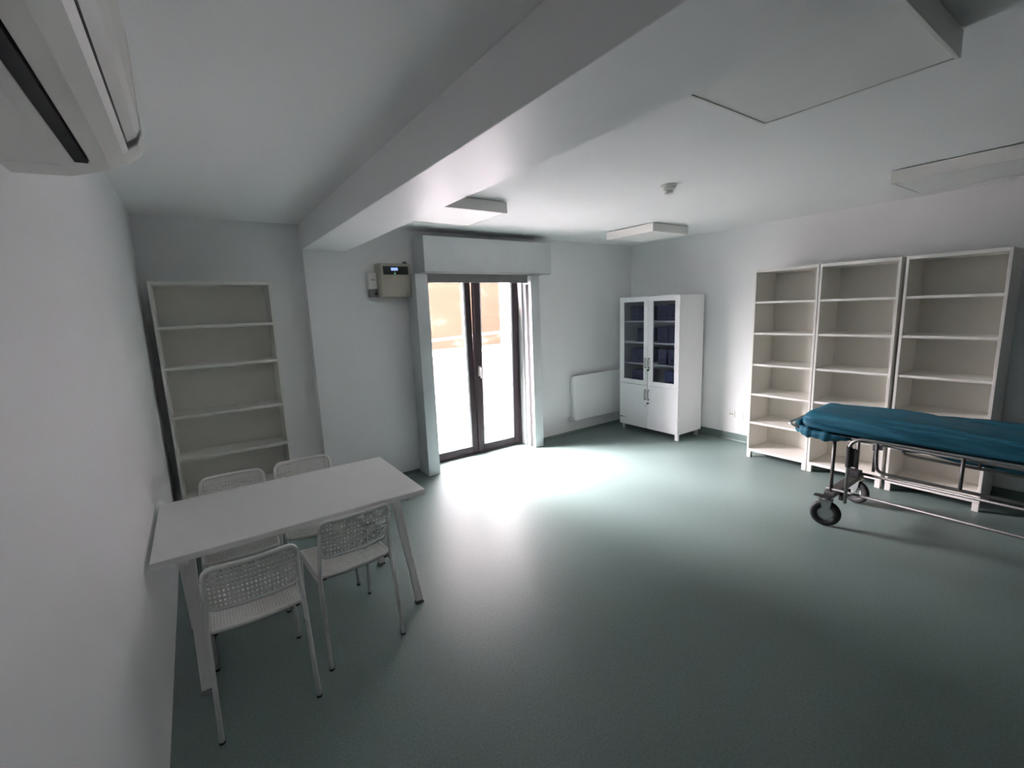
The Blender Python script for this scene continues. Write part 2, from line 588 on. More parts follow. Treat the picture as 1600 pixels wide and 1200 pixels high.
# ------------------------------------------------------------------ wall devices beside the door
cp = thing('control_panel', 'beige metal alarm panel with blue display beside the shutter box', 'control panel', (1.70, 4.50, 1.875))
obj('enclosure', rel(cp, B(1.542, 4.400, 1.882, 1.860, 4.528, 2.207)), MBEIGE, cp, bevel=0.006)
obj('enclosure_cover', rel(cp, B(1.556, 4.390, 1.888, 1.857, 4.3995, 2.200)), MBEIGE, cp, bevel=0.003)
dp = obj('display_panel', rel(cp, B(1.582, 4.3855, 2.098, 1.835, 4.3895, 2.177)), MPANEL, cp)
obj('screen', rel(cp, B(1.660, 4.3830, 2.136, 1.728, 4.3850, 2.164)), MLCD, dp)
obj('indicator_light', rel(cp, B(1.690, 4.3830, 2.103, 1.704, 4.3850, 2.111)), MLED, dp)
obj('button', rel(cp, B(1.688, 4.3830, 2.119, 1.704, 4.3850, 2.127)), MAMB, dp)
obj('maker_mark', rel(cp, B(1.795, 4.3880, 1.902, 1.838, 4.3899, 1.911)), MGREY, cp)
bm = bmesh.new()
cyl(bm, (1.835, 4.46, 2.2075), (1.835, 4.46, 2.232), 0.026, 0.02, 16)
obj('cable_gland', rel(cp, bm), MBLACK, cp)

tb = thing('switch_box', 'small white wall box with faint grey markings left of the beige panel', 'wall box', (1.53, 4.52, 2.0))
obj('housing', rel(tb, B(1.462, 4.465, 1.968, 1.537, 4.527, 2.122)), MPLAST, tb, bevel=0.004)
obj('marking', rel(tb, B(1.480, 4.4632, 2.045, 1.522, 4.4648, 2.062)), mat('pale_grey_print', (0.45, 0.45, 0.46), 0.5), tb)
ss = thing('key_switch', 'grey key switch under the small white wall box', 'switch', (1.53, 4.52, 1.9))
obj('housing', rel(ss, B(1.462, 4.455, 1.885, 1.539, 4.527, 1.962)), MGREY, ss, bevel=0.003)
bm = bmesh.new()
cyl(bm, (1.516, 4.4548, 1.92), (1.516, 4.447, 1.92), 0.014, None, 16)
obj('key_cylinder', rel(ss, bm), MBLACK, ss)

# ------------------------------------------------------------------ radiator
ra = thing('radiator', 'white flat panel radiator under the blank wall behind the cabinet', 'radiator', (4.6, 4.5, 0.19))
bm = bmesh.new()
box(bm, 4.105, 4.445, 0.19, 5.12, 4.452, 0.802)
box(bm, 4.108, 4.452, 0.195, 5.117, 4.462, 0.797)
obj('front_panel', rel(ra, bm), MCABW, ra, bevel=0.003)
bm = bmesh.new()
for k in range(31):
    xx = 4.12 + k * 0.0325
    box(bm, xx, 4.4625, 0.205, xx + 0.006, 4.492, 0.785)
obj('convector_fins', rel(ra, bm), MPAINT, ra)
obj('rear_panel', rel(ra, B(4.11, 4.4925, 0.195, 5.115, 4.502, 0.79)), MPAINT, ra)
obj('top_grille', rel(ra, B(4.112, 4.4625, 0.788, 5.113, 4.4915, 0.8)), MPAINT, ra)
obj('side_cover', rel(ra, B(4.099, 4.452, 0.192, 4.1045, 4.501, 0.80)), MCABW, ra)
for xx in (4.3, 4.9):
    obj('wall_bracket', rel(ra, B(xx, 4.5025, 0.25, xx + 0.03, 4.529, 0.74)), MPAINT, ra)
bm = bmesh.new()
tube(bm, fillet([(4.098, 4.478, 0.775), (4.082, 4.478, 0.775), (4.082, 4.478, 0.22)], 0.01), 0.009, 10)
obj('pipe', rel(ra, bm), MPAINT, ra, smooth=True)
bm = bmesh.new()
cyl(bm, (4.098, 4.478, 0.215), (4.055, 4.478, 0.215), 0.012, None, 14)
cyl(bm, (4.055, 4.478, 0.215), (4.015, 4.478, 0.215), 0.017, 0.015, 14)
cyl(bm, (4.074, 4.478, 0.215), (4.074, 4.528, 0.215), 0.008, None, 12)
obj('valve', rel(ra, bm), MCHROME, ra)

# ------------------------------------------------------------------ glazed cabinet (front faces -X)
cb = thing('filing_cabinet', 'tall white two-door office cabinet with glass upper doors in the corner', 'cabinet', (5.05, 3.805, 0))
X0, X1, Y0, Y1, Z0, Z1 = 4.796, 5.296, 3.338, 4.272, 0.078, 1.812
T = 0.018
XF = X0 + 0.02    # carcass front, doors in front of it
obj('side_panel', rel(cb, B(XF, Y0, Z0, X1, Y0 + T, Z1)), MCABW, cb, bevel=0.0015)
obj('side_panel', rel(cb, B(XF, Y1 - T, Z0, X1, Y1, Z1)), MCABW, cb, bevel=0.0015)
obj('top_panel', rel(cb, B(XF, Y0 + T, Z1 - T, X1, Y1 - T, Z1)), MCABW, cb, bevel=0.0015)
obj('bottom_panel', rel(cb, B(XF, Y0 + T, Z0, X1, Y1 - T, Z0 + T)), MCABW, cb)
obj('back_panel', rel(cb, B(X1 - 0.006, Y0 + T, Z0 + T, X1, Y1 - T, Z1 - T)), MCABW, cb)
ZM = 0.665
obj('divider_panel', rel(cb, B(XF, Y0 + T, ZM - 0.01, X1 - 0.006, Y1 - T, ZM + 0.008)), MCABW, cb)
ZS = [0.945, 1.222, 1.502]
for z in ZS:
    obj('shelf', rel(cb, B(XF + 0.006, Y0 + T, z - T, X1 - 0.006, Y1 - T, z)), MCABW, cb)
ym = 3.803
def glass_door(y0, y1, hy, gy0, gy1):
    za, zb = ZM - 0.003, Z1
    ga, gb = 0.722, 1.748
    bm = boxes([(X0, y0, za, XF - 0.001, gy0, zb), (X0, gy1, za, XF - 0.001, y1, zb),
                (X0, gy0, za, XF - 0.001, gy1, ga), (X0, gy0, gb, XF - 0.001, gy1, zb)])
    d = obj('glass_door', rel(cb, bm), MCABW, cb)
    g = obj('glass_pane', rel(cb, B(X0 + 0.008, gy0 - 0.002, ga - 0.002, X0 + 0.012, gy1 + 0.002, gb + 0.002)), MCABG, d)
    g['label'] = 'clear glass pane, tinted to darken the inside'
    bm = bmesh.new()
    tube(bm, fillet([(X0, hy, 1.02), (X0 - 0.026, hy, 1.02), (X0 - 0.026, hy, 0.90), (X0, hy, 0.90)], 0.012), 0.006, 8, flat=1.6)
    obj('handle', rel(cb, bm), MHANDLE, d, smooth=True)
    return d
def lock(d, y, z):
    bm = bmesh.new()
    cyl(bm, (X0, y, z), (X0 - 0.01, y, z), 0.011, None, 14)
    box(bm, X0 - 0.035, y - 0.0015, z - 0.006, X0 - 0.01, y + 0.0015, z + 0.006)
    l = obj('lock', rel(cb, bm), MBLACK, d)
    bm = bmesh.new()
    box(bm, X0 - 0.034, y + 0.012, z - 0.05, X0 - 0.030, y + 0.026, z - 0.012)
    tube(bm, [(X0 - 0.032, y, z - 0.004), (X0 - 0.032, y + 0.012, z - 0.016)], 0.0018, 6)
    obj('spare_key', rel(cb, bm), MCHROME, l)
d1 = glass_door(Y0 + 0.001, ym - 0.002, ym - 0.028, 3.402, 3.722)
d2 = glass_door(ym + 0.002, Y1 - 0.001, ym + 0.028, 3.868, 4.198)
lock(d1, ym - 0.016, 0.868)
def low_door(y0, y1, hy):
    d = obj('door', rel(cb, B(X0, y0, Z0 + 0.002, XF - 0.001, y1, ZM - 0.007)), MCABW, cb, bevel=0.002)
    bm = bmesh.new()
    tube(bm, fillet([(X0, hy, 0.60), (X0 - 0.026, hy, 0.60), (X0 - 0.026, hy, 0.475), (X0, hy, 0.475)], 0.012), 0.006, 8, flat=1.6)
    obj('handle', rel(cb, bm), MHANDLE, d, smooth=True)
    return d
d3 = low_door(Y0 + 0.001, ym - 0.002, ym - 0.028)
d4 = low_door(ym + 0.002, Y1 - 0.001, ym + 0.028)
lock(d3, ym - 0.016, 0.425)
o = obj('sticker', rel(cb, boxes([(X0 - 0.0012, 4.222, 0.172, X0 - 0.0002, 4.256, 0.186)])), MBLACK, d4)
o = obj('sticker_lettering', rel(cb, boxes([(X0 - 0.0012, 4.170 + 0.011 * k, 0.172, X0 - 0.0002, 4.178 + 0.011 * k, 0.183) for k in range(4)])), mat('grey_print', (0.4, 0.4, 0.42), 0.5), d4)
for (lx, ly) in ((X0 + 0.035, Y0 + 0.03), (X0 + 0.035, Y1 - 0.05), (X1 - 0.06, Y0 + 0.03), (X1 - 0.06, Y1 - 0.05)):
    bm = bmesh.new()
    box(bm, lx - 0.014, ly - 0.024, 0.0, lx + 0.014, ly + 0.024, Z0 - 0.0005)
    obj('foot', rel(cb, bm), MCABW if lx < 5 and ly < 3.5 else MCHROME, cb, bevel=0.003)

# blue file boxes on the shelves of the cabinet
def filebox(y0, y1, z0, h, label, group, dx=0.0):
    t = thing('file_box', label, 'file box', (X0 + 0.155 + dx, (y0 + y1) / 2, z0), group=group)
    w = (y1 - y0) / 2
    obj('box_body', B(-0.10, -w, 0.0, 0.16, w, h), MBLUEBOX, t, bevel=0.003)
    bm = bmesh.new()
    cyl(bm, (-0.1002, 0, h * 0.3), (-0.103, 0, h * 0.3), 0.012, None, 14)
    obj('finger_ring', bm, MPANEL, t)
    obj('spine_label', B(-0.1015, -w * 0.5, h * 0.55, -0.1002, w * 0.5, h * 0.8), MBLUEBOX, t)
SH = [ZM + 0.008] + ZS
FB = [  # left door (y 3.87-4.20 seen), right door (y 3.40-3.72)
    (4.13, 3.99, 3, 0.19, 'wide dark blue file box, left one behind the left glass door, top shelf'),
    (3.985, 3.845, 3, 0.19, 'wide dark blue file box, right one behind the left glass door, top shelf'),
    (3.70, 3.56, 3, 0.19, 'dark blue file box, left one behind the right glass door, top shelf'),
    (3.55, 3.40, 3, 0.20, 'dark blue file box, right one behind the right glass door, top shelf'),
    (4.035, 3.85, 2, 0.18, 'dark blue file box behind the pale papers on the second shelf, left glass door'),
    (3.70, 3.54, 2, 0.20, 'dark blue file box, left one behind the right glass door on the second shelf'),
    (3.53, 3.39, 2, 0.20, 'dark blue file box, right one behind the right glass door on the second shelf'),
    (4.12, 3.85, 1, 0.19, 'broad bright navy file box behind the left glass door on the third shelf'),
    (3.68, 3.56, 1, 0.20, 'navy file box, left one behind the right glass door on the third shelf'),
    (3.53, 3.41, 1, 0.20, 'navy file box, right one behind the right glass door on the third shelf'),
    (4.10, 3.86, 0, 0.17, 'dark file box behind the left glass door on the lowest glazed shelf'),
    (3.58, 3.41, 0, 0.19, 'dark file box behind the right glass door on the lowest glazed shelf')]
for a, b, s, h, lab in FB:
    filebox(b, a, SH[s], h, lab, 'blue file boxes in the glazed cabinet', 0.03 if s == 2 and a > 4 else 0.0)
pp = thing('paper_stack', 'thin stack of pale papers on the second shelf behind the left glass door', 'papers', (X0 + 0.10, 4.142, SH[2]))
for k in range(5):
    bm = B(-0.07 + 0.003 * k, -0.10 + 0.002 * k, 0.0, 0.09 - 0.002 * k, 0.10 - 0.003 * (k % 3), 0.0035)
    obj('sheet_bundle', bm, MPAPER, pp, loc=(0, 0, 0.0036 * k))

# ------------------------------------------------------------------ wall sockets
def socket(y, kind, label):
    t = thing('wall_socket', label, 'socket', (XR - 0.001, y, 0.338))
    obj('cover_plate', B(-0.009, -0.04, -0.04, 0, 0.04, 0.04), MPLAST, t, bevel=0.003)
    bm = bmesh.new()
    if kind:
        cyl(bm, (-0.0092, 0.014, 0), (-0.0105, 0.014, 0), 0.009, None, 14)
        cyl(bm, (-0.0092, -0.014, 0), (-0.0105, -0.014, 0), 0.009, None, 14)
        obj('socket_holes', bm, MGREY, t)
    else:
        box(bm, -0.0125, -0.028, -0.028, -0.0092, 0.028, 0.028)
        obj('blank_insert', bm, MPLAST, t)
socket(2.945, True, 'white wall socket with two dark holes low on the right wall')
socket(2.835, False, 'plain white cover plate low on the right wall next to the shelf unit')

# ------------------------------------------------------------------ bookshelves
def shelf_unit(name, label, w, d, h, zs, leg_h, m, group=None, frontlip=0.0, th=0.019):
    """front faces local -Y, origin at floor middle of the front edge"""
    t = thing(name, label, 'shelving unit', group=group)
    a = w / 2
    obj('side_panel', B(-a, 0, leg_h, -a + th, d, h), m, t, bevel=0.0015)
    obj('side_panel', B(a - th, 0, leg_h, a, d, h), m, t, bevel=0.0015)
    obj('top_panel', B(-a + th, 0, h - 0.028, a - th, d, h), m, t, bevel=0.0015)
    obj('back_panel', B(-a + th, d - 0.006, leg_h, a - th, d, h - 0.028), m, t)
    for k, z in enumerate(zs):
        tt = 0.022
        if k == len(zs) - 1:
            obj('bottom_panel', B(-a + th, 0, leg_h, a - th, d - 0.006, z), m, t, bevel=0.0015)
        else:
            obj('shelf', B(-a + th, 0.006, z - tt, a - th, d - 0.006, z), m, t, bevel=0.0015)
    if leg_h > 0:
        for lx in (-a + 0.022, a - 0.022):
            for ly in (0.022, d - 0.03):
                obj('leg', B(lx - 0.02, ly - 0.02, 0, lx + 0.02, ly + 0.02, leg_h - 0.0005), m, t, bevel=0.002)
    return t
ZR = [1.697, 1.374, 1.041, 0.719, 0.404, 0.098]
su = shelf_unit('shelving_unit', '', 0.60, 0.42, 2.022, ZR, 0.072, MCREAM)
RG = 'cream shelving units along the right wall'
for k, (yc, lab) in enumerate(((2.208, 'empty cream shelving unit nearest the corner cabinet, brightest of the row of three'),
                               (1.602, 'empty cream shelving unit in the middle of the row of three on the right wall'),
                               (0.972, 'empty cream shelving unit at the far right of the row, behind the stretcher'))):
    if k == 0:
        s = su
        s.location = (4.876, yc, 0)
        s.rotation_euler = (0, 0, -math.pi / 2)
        s['label'] = lab
        s['group'] = RG
    else:
        dup(su, (4.876, yc, 0), -math.pi / 2, lab, RG)

sl = shelf_unit('bookcase', 'tall white open bookcase standing in the alcove behind the table', 0.80, 0.28, 2.022,
                [1.69, 1.383, 1.005, 0.665, 0.33, 0.09], 0.0, MCREAM)
obj('plinth', B(-0.381, 0.02, 0.0, 0.381, 0.035, 0.066), MCREAM, sl)
sl.location = (0.175, 4.25, 0)

# ------------------------------------------------------------------ ceiling lamps, smoke detector
def lamp(x0, x1, y0, y1, label):
    xc, yc = (x0 + x1) / 2, (y0 + y1) / 2
    t = thing('ceiling_lamp', label, 'ceiling lamp', (xc, yc, ZC), group='square white ceiling lamps, all switched off')
    a, b = (x1 - x0) / 2, (y1 - y0) / 2
    zt, zb = -0.007, 2.46 - ZC
    w = 0.014
    bm = boxes([(-a, -b, zb, -a + w, b, zt), (a - w, -b, zb, a, b, zt), (-a + w, -b, zb, a - w, -b + w, zt), (-a + w, b - w, zb, a - w, b, zt)])
    obj('housing', bm, MLAMPF, t, bevel=0.002)
    obj('diffuser', B(-a + w, -b + w, zb + 0.004, a - w, b - w, zb + 0.010), MLAMP, t)
    obj('shadow_gap', B(-a + 0.05, -b + 0.05, zt, a - 0.05, b - 0.05, -0.0005), MDARK, t)  # dark filler painted in for the shadow gap below the ceiling
lamp(1.535, 2.135, 0.47, 1.09, 'white square ceiling lamp nearest the camera, beside the beam')
lamp(1.535, 2.135, 3.05, 3.65, 'white square ceiling lamp half hidden by the beam in front of the shutter box')
lamp(4.025, 4.625, 3.14, 3.78, 'white square ceiling lamp above the corner cabinet')
lamp(4.025, 4.625, 0.52, 1.18, 'white square ceiling lamp above the stretcher, cut off by the right edge')

sm = thing('smoke_detector', 'round white smoke detector on the ceiling between the lamps', 'smoke detector', (2.91, 2.14, ZC))
def lathe(prof, seg=32):
    bm = bmesh.new()
    rings = [[bm.verts.new((r * math.cos(2 * math.pi * k / seg), r * math.sin(2 * math.pi * k / seg), z)) for k in range(seg)] for r, z in prof]
    for i in range(len(rings) - 1):
        for k in range(seg):
            bm.faces.new((rings[i][k], rings[i][(k + 1) % seg], rings[i + 1][(k + 1) % seg], rings[i + 1][k]))
    bm.faces.new(rings[0][::-1])
    bm.faces.new(rings[-1])
    return bm
obj('base', lathe([(0.055, -0.0005), (0.055, -0.016), (0.05, -0.02)]), MPLAST, sm, smooth=True)
obj('sensor_head', lathe([(0.044, -0.0205), (0.043, -0.034), (0.030, -0.040), (0.030, -0.046), (0.033, -0.048), (0.028, -0.058), (0.012, -0.061)]), MPLAST, sm, smooth=False)

# ------------------------------------------------------------------ air conditioner
ac = thing('air_conditioner', 'white split air conditioner high on the left wall with a black outlet slot', 'air conditioner', (XL, 1.0, 2.06))
def profile(pts, y0, y1, mslot=None):
    bm = bmesh.new()
    A = [bm.verts.new((x, y0, z)) for x, z in pts]
    Bv = [bm.verts.new((x, y1, z)) for x, z in pts]
    n = len(pts)
    for k in range(n):
        bm.faces.new((A[k], A[(k + 1) % n], Bv[(k + 1) % n], Bv[k]))
    bm.faces.new(A[::-1])
    bm.faces.new(Bv)
    return bm
# x from the wall, z relative to 2.06 ; y relative to 1.0 ; local profile
pr_body = [(0.001, 0.0), (0.10, 0.004), (0.122, 0.009), (0.122, 0.07), (0.145, 0.07), (0.147, 0.019), (0.175, 0.029), (0.205, 0.045),
           (0.213, 0.052), (0.213, 0.315), (0.17, 0.335), (0.001, 0.335)]
bm = profile(pr_body, -0.50, 0.40)
bm2 = bmesh.new()
obj('body', bm, MAC, ac)
pr_end = [(0.001, 0.0), (0.10, 0.004), (0.145, 0.017), (0.175, 0.027), (0.21, 0.045), (0.237, 0.066), (0.247, 0.09), (0.247, 0.31), (0.225, 0.335), (0.17, 0.345), (0.001, 0.345)]
obj('end_cap', profile(pr_end, 0.4005, 0.50), MAC, ac, bevel=0.004)
obj('front_panel', profile([(0.2185, 0.068), (0.236, 0.080), (0.245, 0.10), (0.245, 0.31), (0.225, 0.333), (0.2185, 0.333)], -0.50, 0.3995), MAC, ac)
obj('outlet_slot', profile([(0.1225, 0.012), (0.1225, 0.068), (0.1445, 0.068), (0.1445, 0.012)], -0.50, 0.3995), MDARK, ac)
obj('louvre', profile([(0.150, 0.013), (0.178, 0.023), (0.208, 0.040), (0.218, 0.050), (0.2135, 0.052), (0.205, 0.0445), (0.175, 0.0285), (0.151, 0.0195)], -0.50, 0.3985), MAC, ac)
obj('panel_seam', profile([(0.2135, 0.052), (0.2184, 0.056), (0.2184, 0.07), (0.2135, 0.07)], -0.50, 0.3985), MDARK, ac)

# ------------------------------------------------------------------ table
tb = thing('table', 'white rectangular table on splayed trestle legs against the left wall', 'table', (0.35, 2.695, 0))
obj('tabletop', rel(tb, B(-0.268, 2.312, 0.700, 0.972, 3.075, 0.730)), MTABLE, tb, bevel=0.003)
def trestle(xc, s):
    bm = bmesh.new()
    obj('top_bar', rel(tb, B(xc - 0.022, 2.36, 0.665, xc + 0.022, 3.03, 0.6995)), MPAINT, tb, bevel=0.003)
    for (xt, yt, xf, yf) in ((xc + 0.012 * s, 2.72, xc + 0.012 * s, 2.392), (xc - 0.02 * s, 2.77, xc - 0.025 * s, 2.955)):
        p0, p1 = Vector((xt, yt, 0.664)), Vector((xf, yf, 0.012))
        d = (p1 - p0).normalized()
        side = Vector((1, 0, 0))
        f = d.cross(side).normalized()
        rings = []
        for p, wx, wy in ((p0, 0.026, 0.014), (p0.lerp(p1, 0.5), 0.023, 0.013), (p1, 0.020, 0.011)):
            rings.append([p + side * a * wx + f * b * wy for a, b in ((-1, -1), (1, -1), (1, 1), (-1, 1))])
        bm = bmesh.new()
        loft(bm, rings)
        leg = obj('leg', rel(tb, bm), MPAINT, tb, bevel=0.004)
        bm = bmesh.new()
        box(bm, xf - 0.024, yf - 0.017, 0.0, xf + 0.024, yf + 0.017, 0.014)
        obj('foot_cap', rel(tb, bm), MGREY, leg, bevel=0.002)
    obj('bracket', rel(tb, boxes([(xc - 0.03, 2.69, 0.615, xc - 0.0265, 2.80, 0.664), (xc + 0.0265, 2.69, 0.615, xc + 0.03, 2.80, 0.664)])), MPAINT, tb)
trestle(0.905, 1)
trestle(-0.165, 1)

# ------------------------------------------------------------------ chairs (local: faces +Y, origin on floor between the legs)
def lattice(fn, nu, nv, hole=0.55, th=0.004):
    """perforated sheet: fn(u,v)->point ; grid of nu x nv cells each with a rounded slot"""
    bm = bmesh.new()
    cache = {}
    def V(u, v):
        k = (round(u, 5), round(v, 5))
        if k not in cache:
            cache[k] = bm.verts.new(fn(u, v))
        return cache[k]
    for i in range(nu):
        for j in range(nv):
            u0, u1, v0, v1 = i / nu, (i + 1) / nu, j / nv, (j + 1) / nv
            e = (1 - hole) / 2
            a0, a1 = u0 + (u1 - u0) * e, u1 - (u1 - u0) * e
            b0, b1 = v0 + (v1 - v0) * e, v1 - (v1 - v0) * e
            o = [V(u0, v0), V(u1, v0), V(u1, v1), V(u0, v1)]
            q = [V(a0, b0), V(a1, b0), V(a1, b1), V(a0, b1)]
            for k in range(4):
                bm.faces.new((o[k], o[(k + 1) % 4], q[(k + 1) % 4], q[k]))
    return bm

def solid_grid(fn, nu, nv):
    bm = bmesh.new()
    g = [[bm.verts.new(fn(i / nu, j / nv)) for j in range(nv + 1)] for i in range(nu + 1)]
    for i in range(nu):
        for j in range(nv):
            bm.faces.new((g[i][j], g[i + 1][j], g[i + 1][j + 1], g[i][j + 1]))
    return bm

def make_chair(label):
    t = thing('chair', label, 'chair', group='white perforated plastic chairs around the table')
    # seat: slightly dished perforated sheet with a solid rolled rim
    def seat_fn(u, v, g=0.0):
        x = (u - 0.5) * 0.352
        y = -0.165 + v * 0.375
        dish = 0.012 * (1 - (2 * u - 1) ** 2)
        back = 0.010 * max(0, 0.25 - v) * 4
        front = -0.020 * max(0, v - 0.88) / 0.12
        return Vector((x, y, 0.452 - dish + back + front))
    s = obj('seat', lattice(seat_fn, 30, 28, 0.40), MPLAST, t)
    sm_ = s.modifiers.new('solid', 'SOLIDIFY'); sm_.thickness = 0.006; sm_.offset = -1
    rim = []
    N = 8
    for k in range(N + 1): rim.append(seat_fn(k / N, 0))
    for k in range(1, N + 1): rim.append(seat_fn(1, k / N))
    for k in range(1, N + 1): rim.append(seat_fn(1 - k / N, 1))
    for k in range(1, N): rim.append(seat_fn(0, 1 - k / N))
    rim = [p + Vector((0.006 * (1 if p.x > 0 else -1) if abs(p.x) > 0.17 else 0, 0.006 * (1 if p.y > 0 else -1) if (p.y > 0.2 or p.y < -0.16) else 0, -0.006)) for p in rim]
    bm = bmesh.new()
    tube(bm, rim, 0.011, 10, closed=True, upv=(0, 0, 1))
    obj('seat_rim', bm, MPLAST, t, smooth=True)
    obj('seat_screw', boxes([(-0.165, -0.168, 0.431, -0.150, -0.150, 0.4385), (0.150, -0.168, 0.431, 0.165, -0.150, 0.4385)]), MBLACK, t)
    # back: curved perforated sheet
    def back_fn(u, v):
        x = (u - 0.5) * 0.326
        z = 0.565 + v * 0.188
        bow = 0.022 * (1 - (2 * u - 1) ** 2)
        y = -0.188 - 0.045 * v - bow
        return Vector((x, y, z))
    b = obj('backrest', lattice(back_fn, 20, 8, 0.44), MPLAST, t)
    sm_ = b.modifiers.new('solid', 'SOLIDIFY'); sm_.thickness = 0.006; sm_.offset = 0
    # rim of the back with rounded corners
    def bp(u, v):
        return back_fn(min(max(u, 0), 1), min(max(v, 0), 1)) + Vector(((-0.006 if u <= 0 else 0.006 if u >= 1 else 0), 0, (-0.006 if v <= 0 else 0.006 if v >= 1 else 0)))
    seq = []
    cr_u, cr_v = 0.09, 0.17
    for (cu, cv, a0) in ((1 - cr_u, 1 - cr_v, 0), (cr_u, 1 - cr_v, 90), (cr_u, cr_v, 180), (1 - cr_u, cr_v, 270)):
        for k in range(7):
            a = math.radians(a0 + 15 * k)
            u = cu + (cr_u + 0.02) * math.cos(a)
            v = cv + (cr_v + 0.035) * math.sin(a)
            p = back_fn(u, v)
            seq.append(p)
    dense = []
    for i, p in enumerate(seq):
        q = seq[(i + 1) % len(seq)]
        dense.append(p)
        if (q - p).length > 0.08:
            n = 8
            # follow the bow of the back
            for k in range(1, n):
                r_ = p.lerp(q, k / n)
                u = r_.x / 0.326 + 0.5
                v = (r_.z - 0.565) / 0.188
                dense.append(back_fn(u, v))
    bm = bmesh.new()
    tube(bm, dense, 0.010, 10, closed=True, upv=(0, 1, 0))
    obj('back_rim', bm, MPLAST, t, smooth=True)
    # corner fill so the sheet corners do not poke past the rounded rim is not needed: trim sheet corners
    me = b.data
    bmx = bmesh.new(); bmx.from_mesh(me)
    kill = []
    for f in bmx.faces:
        c = f.calc_center_median()
        u = c.x / 0.326 + 0.5
        v = (c.z - 0.565) / 0.188
        du = max(cr_u - u, u - (1 - cr_u), 0) / (cr_u + 0.01)
        dv = max(cr_v - v, v - (1 - cr_v), 0) / (cr_v + 0.02)
        if du > 0 and dv > 0 and du * du + dv * dv > 1:
            kill.append(f)
    bmesh.ops.delete(bmx, geom=kill, context='FACES')
    bmx.to_mesh(me); bmx.free()
    # legs: rear ones run up as back posts, front ones turn under the seat
    for s_ in (-1, 1):
        bm = bmesh.new()
        pts = [(0.190 * s_, -0.245, 0.008), (0.184 * s_, -0.178, 0.44), (0.173 * s_, -0.190, 0.58), (0.171 * s_, -0.222, 0.70)]
        tube(bm, fillet(pts, 0.08, 5), 0.0105, 12)
        l = obj('leg', bm, MPAINT, t, smooth=True)
        bm = bmesh.new(); cyl(bm, (0.190 * s_, -0.2455, 0.0), (0.190 * s_, -0.2445, 0.010), 0.0125, None, 14)
        obj('foot_cap', bm, MBLACK, l)
        bm = bmesh.new()
        pts = [(0.183 * s_, -0.168, 0.425), (0.183 * s_, 0.195, 0.425), (0.188 * s_, 0.235, 0.008)]
        tube(bm, fillet(pts, 0.035, 6), 0.0100, 12, r_end=0.0085)
        l = obj('leg', bm, MPAINT, t, smooth=True)
        bm = bmesh.new(); cyl(bm, (0.188 * s_, 0.2352, 0.0), (0.188 * s_, 0.2348, 0.010), 0.0115, None, 14)
        obj('foot_cap', bm, MBLACK, l)
    return t
ch = make_chair('white perforated chair nearest the camera, at the left front of the table')
CG = ch['group']
ch.location = (0.080, 2.038 + 0.245, 0)
ch.rotation_euler = (0, 0, 0)
a = math.radians(3.5)
dup(ch, (0.546 - 0.245 * math.sin(a), 2.178 + 0.245 * math.cos(a), 0), a,
    'white perforated chair at the right front of the table, next to the splayed table leg', CG)
dup(ch, (0.083, 3.035, 0), math.pi - math.radians(2), 'white perforated chair behind the table in front of the bookcase, left one', CG)
dup(ch, (0.497, 3.045, 0), math.pi - math.radians(2), 'white perforated chair behind the table, right one near the column', CG)

# ------------------------------------------------------------------ stretcher trolley
st = thing('stretcher_trolley', 'steel hospital stretcher trolley with side rails in front of the shelving units', 'stretcher', (3.84, 1.32, 0), math.radians(1.0))
def L(y):  # distance towards the camera side (negative local y)
    return -y
SW, SL = 0.52, 1.95
bm = bmesh.new()   # base frame loop at z .27
tube(bm, fillet([(0, 0.03, 0.272), (0, -SL, 0.272), (SW, -SL, 0.272), (SW, 0.03, 0.272)], 0.03), 0.011, 10)
obj('base_frame', bm, MSTEEL, st, smooth=True)
bm = bmesh.new()
box(bm, -0.05, -0.04, 0.222, SW + 0.05, 0.03, 0.258)
obj('axle_plate', bm, MSTEEL, st, bevel=0.004)
bm = bmesh.new()
box(bm, -0.05, -SL - 0.03, 0.222, SW + 0.05, -SL + 0.04, 0.258)
obj('axle_plate', bm, MSTEEL, st, bevel=0.004)
# upper deck frame under the mattress
bm = bmesh.new()
tube(bm, fillet([(0.0, 0.18, 0.685), (0.0, -SL - 0.15, 0.685), (SW, -SL - 0.15, 0.685), (SW, 0.18, 0.685), (0.0, 0.18, 0.685)], 0.06), 0.013, 10)
obj('deck_frame', bm, MSTEEL, st, smooth=True)
obj('deck_plate', B(0.02, -SL - 0.13, 0.680, SW - 0.02, 0.16, 0.692), MSTEEL, st)
for x in (0.0, SW):
    for y in (0.0, -SL):
        bm = bmesh.new()
        tube(bm, [(x, y, 0.258), (x, y, 0.675)], 0.0125, 12)
        obj('post', bm, MSTEEL, st, smooth=True)
# push handle at the far end
bm = bmesh.new()
tube(bm, fillet([(-0.015, 0.16, 0.69), (-0.05, 0.31, 0.745), (SW + 0.03, 0.31, 0.745), (SW, 0.16, 0.69)], 0.045), 0.011, 10)
obj('push_handle', bm, MCHROME, st, smooth=True)
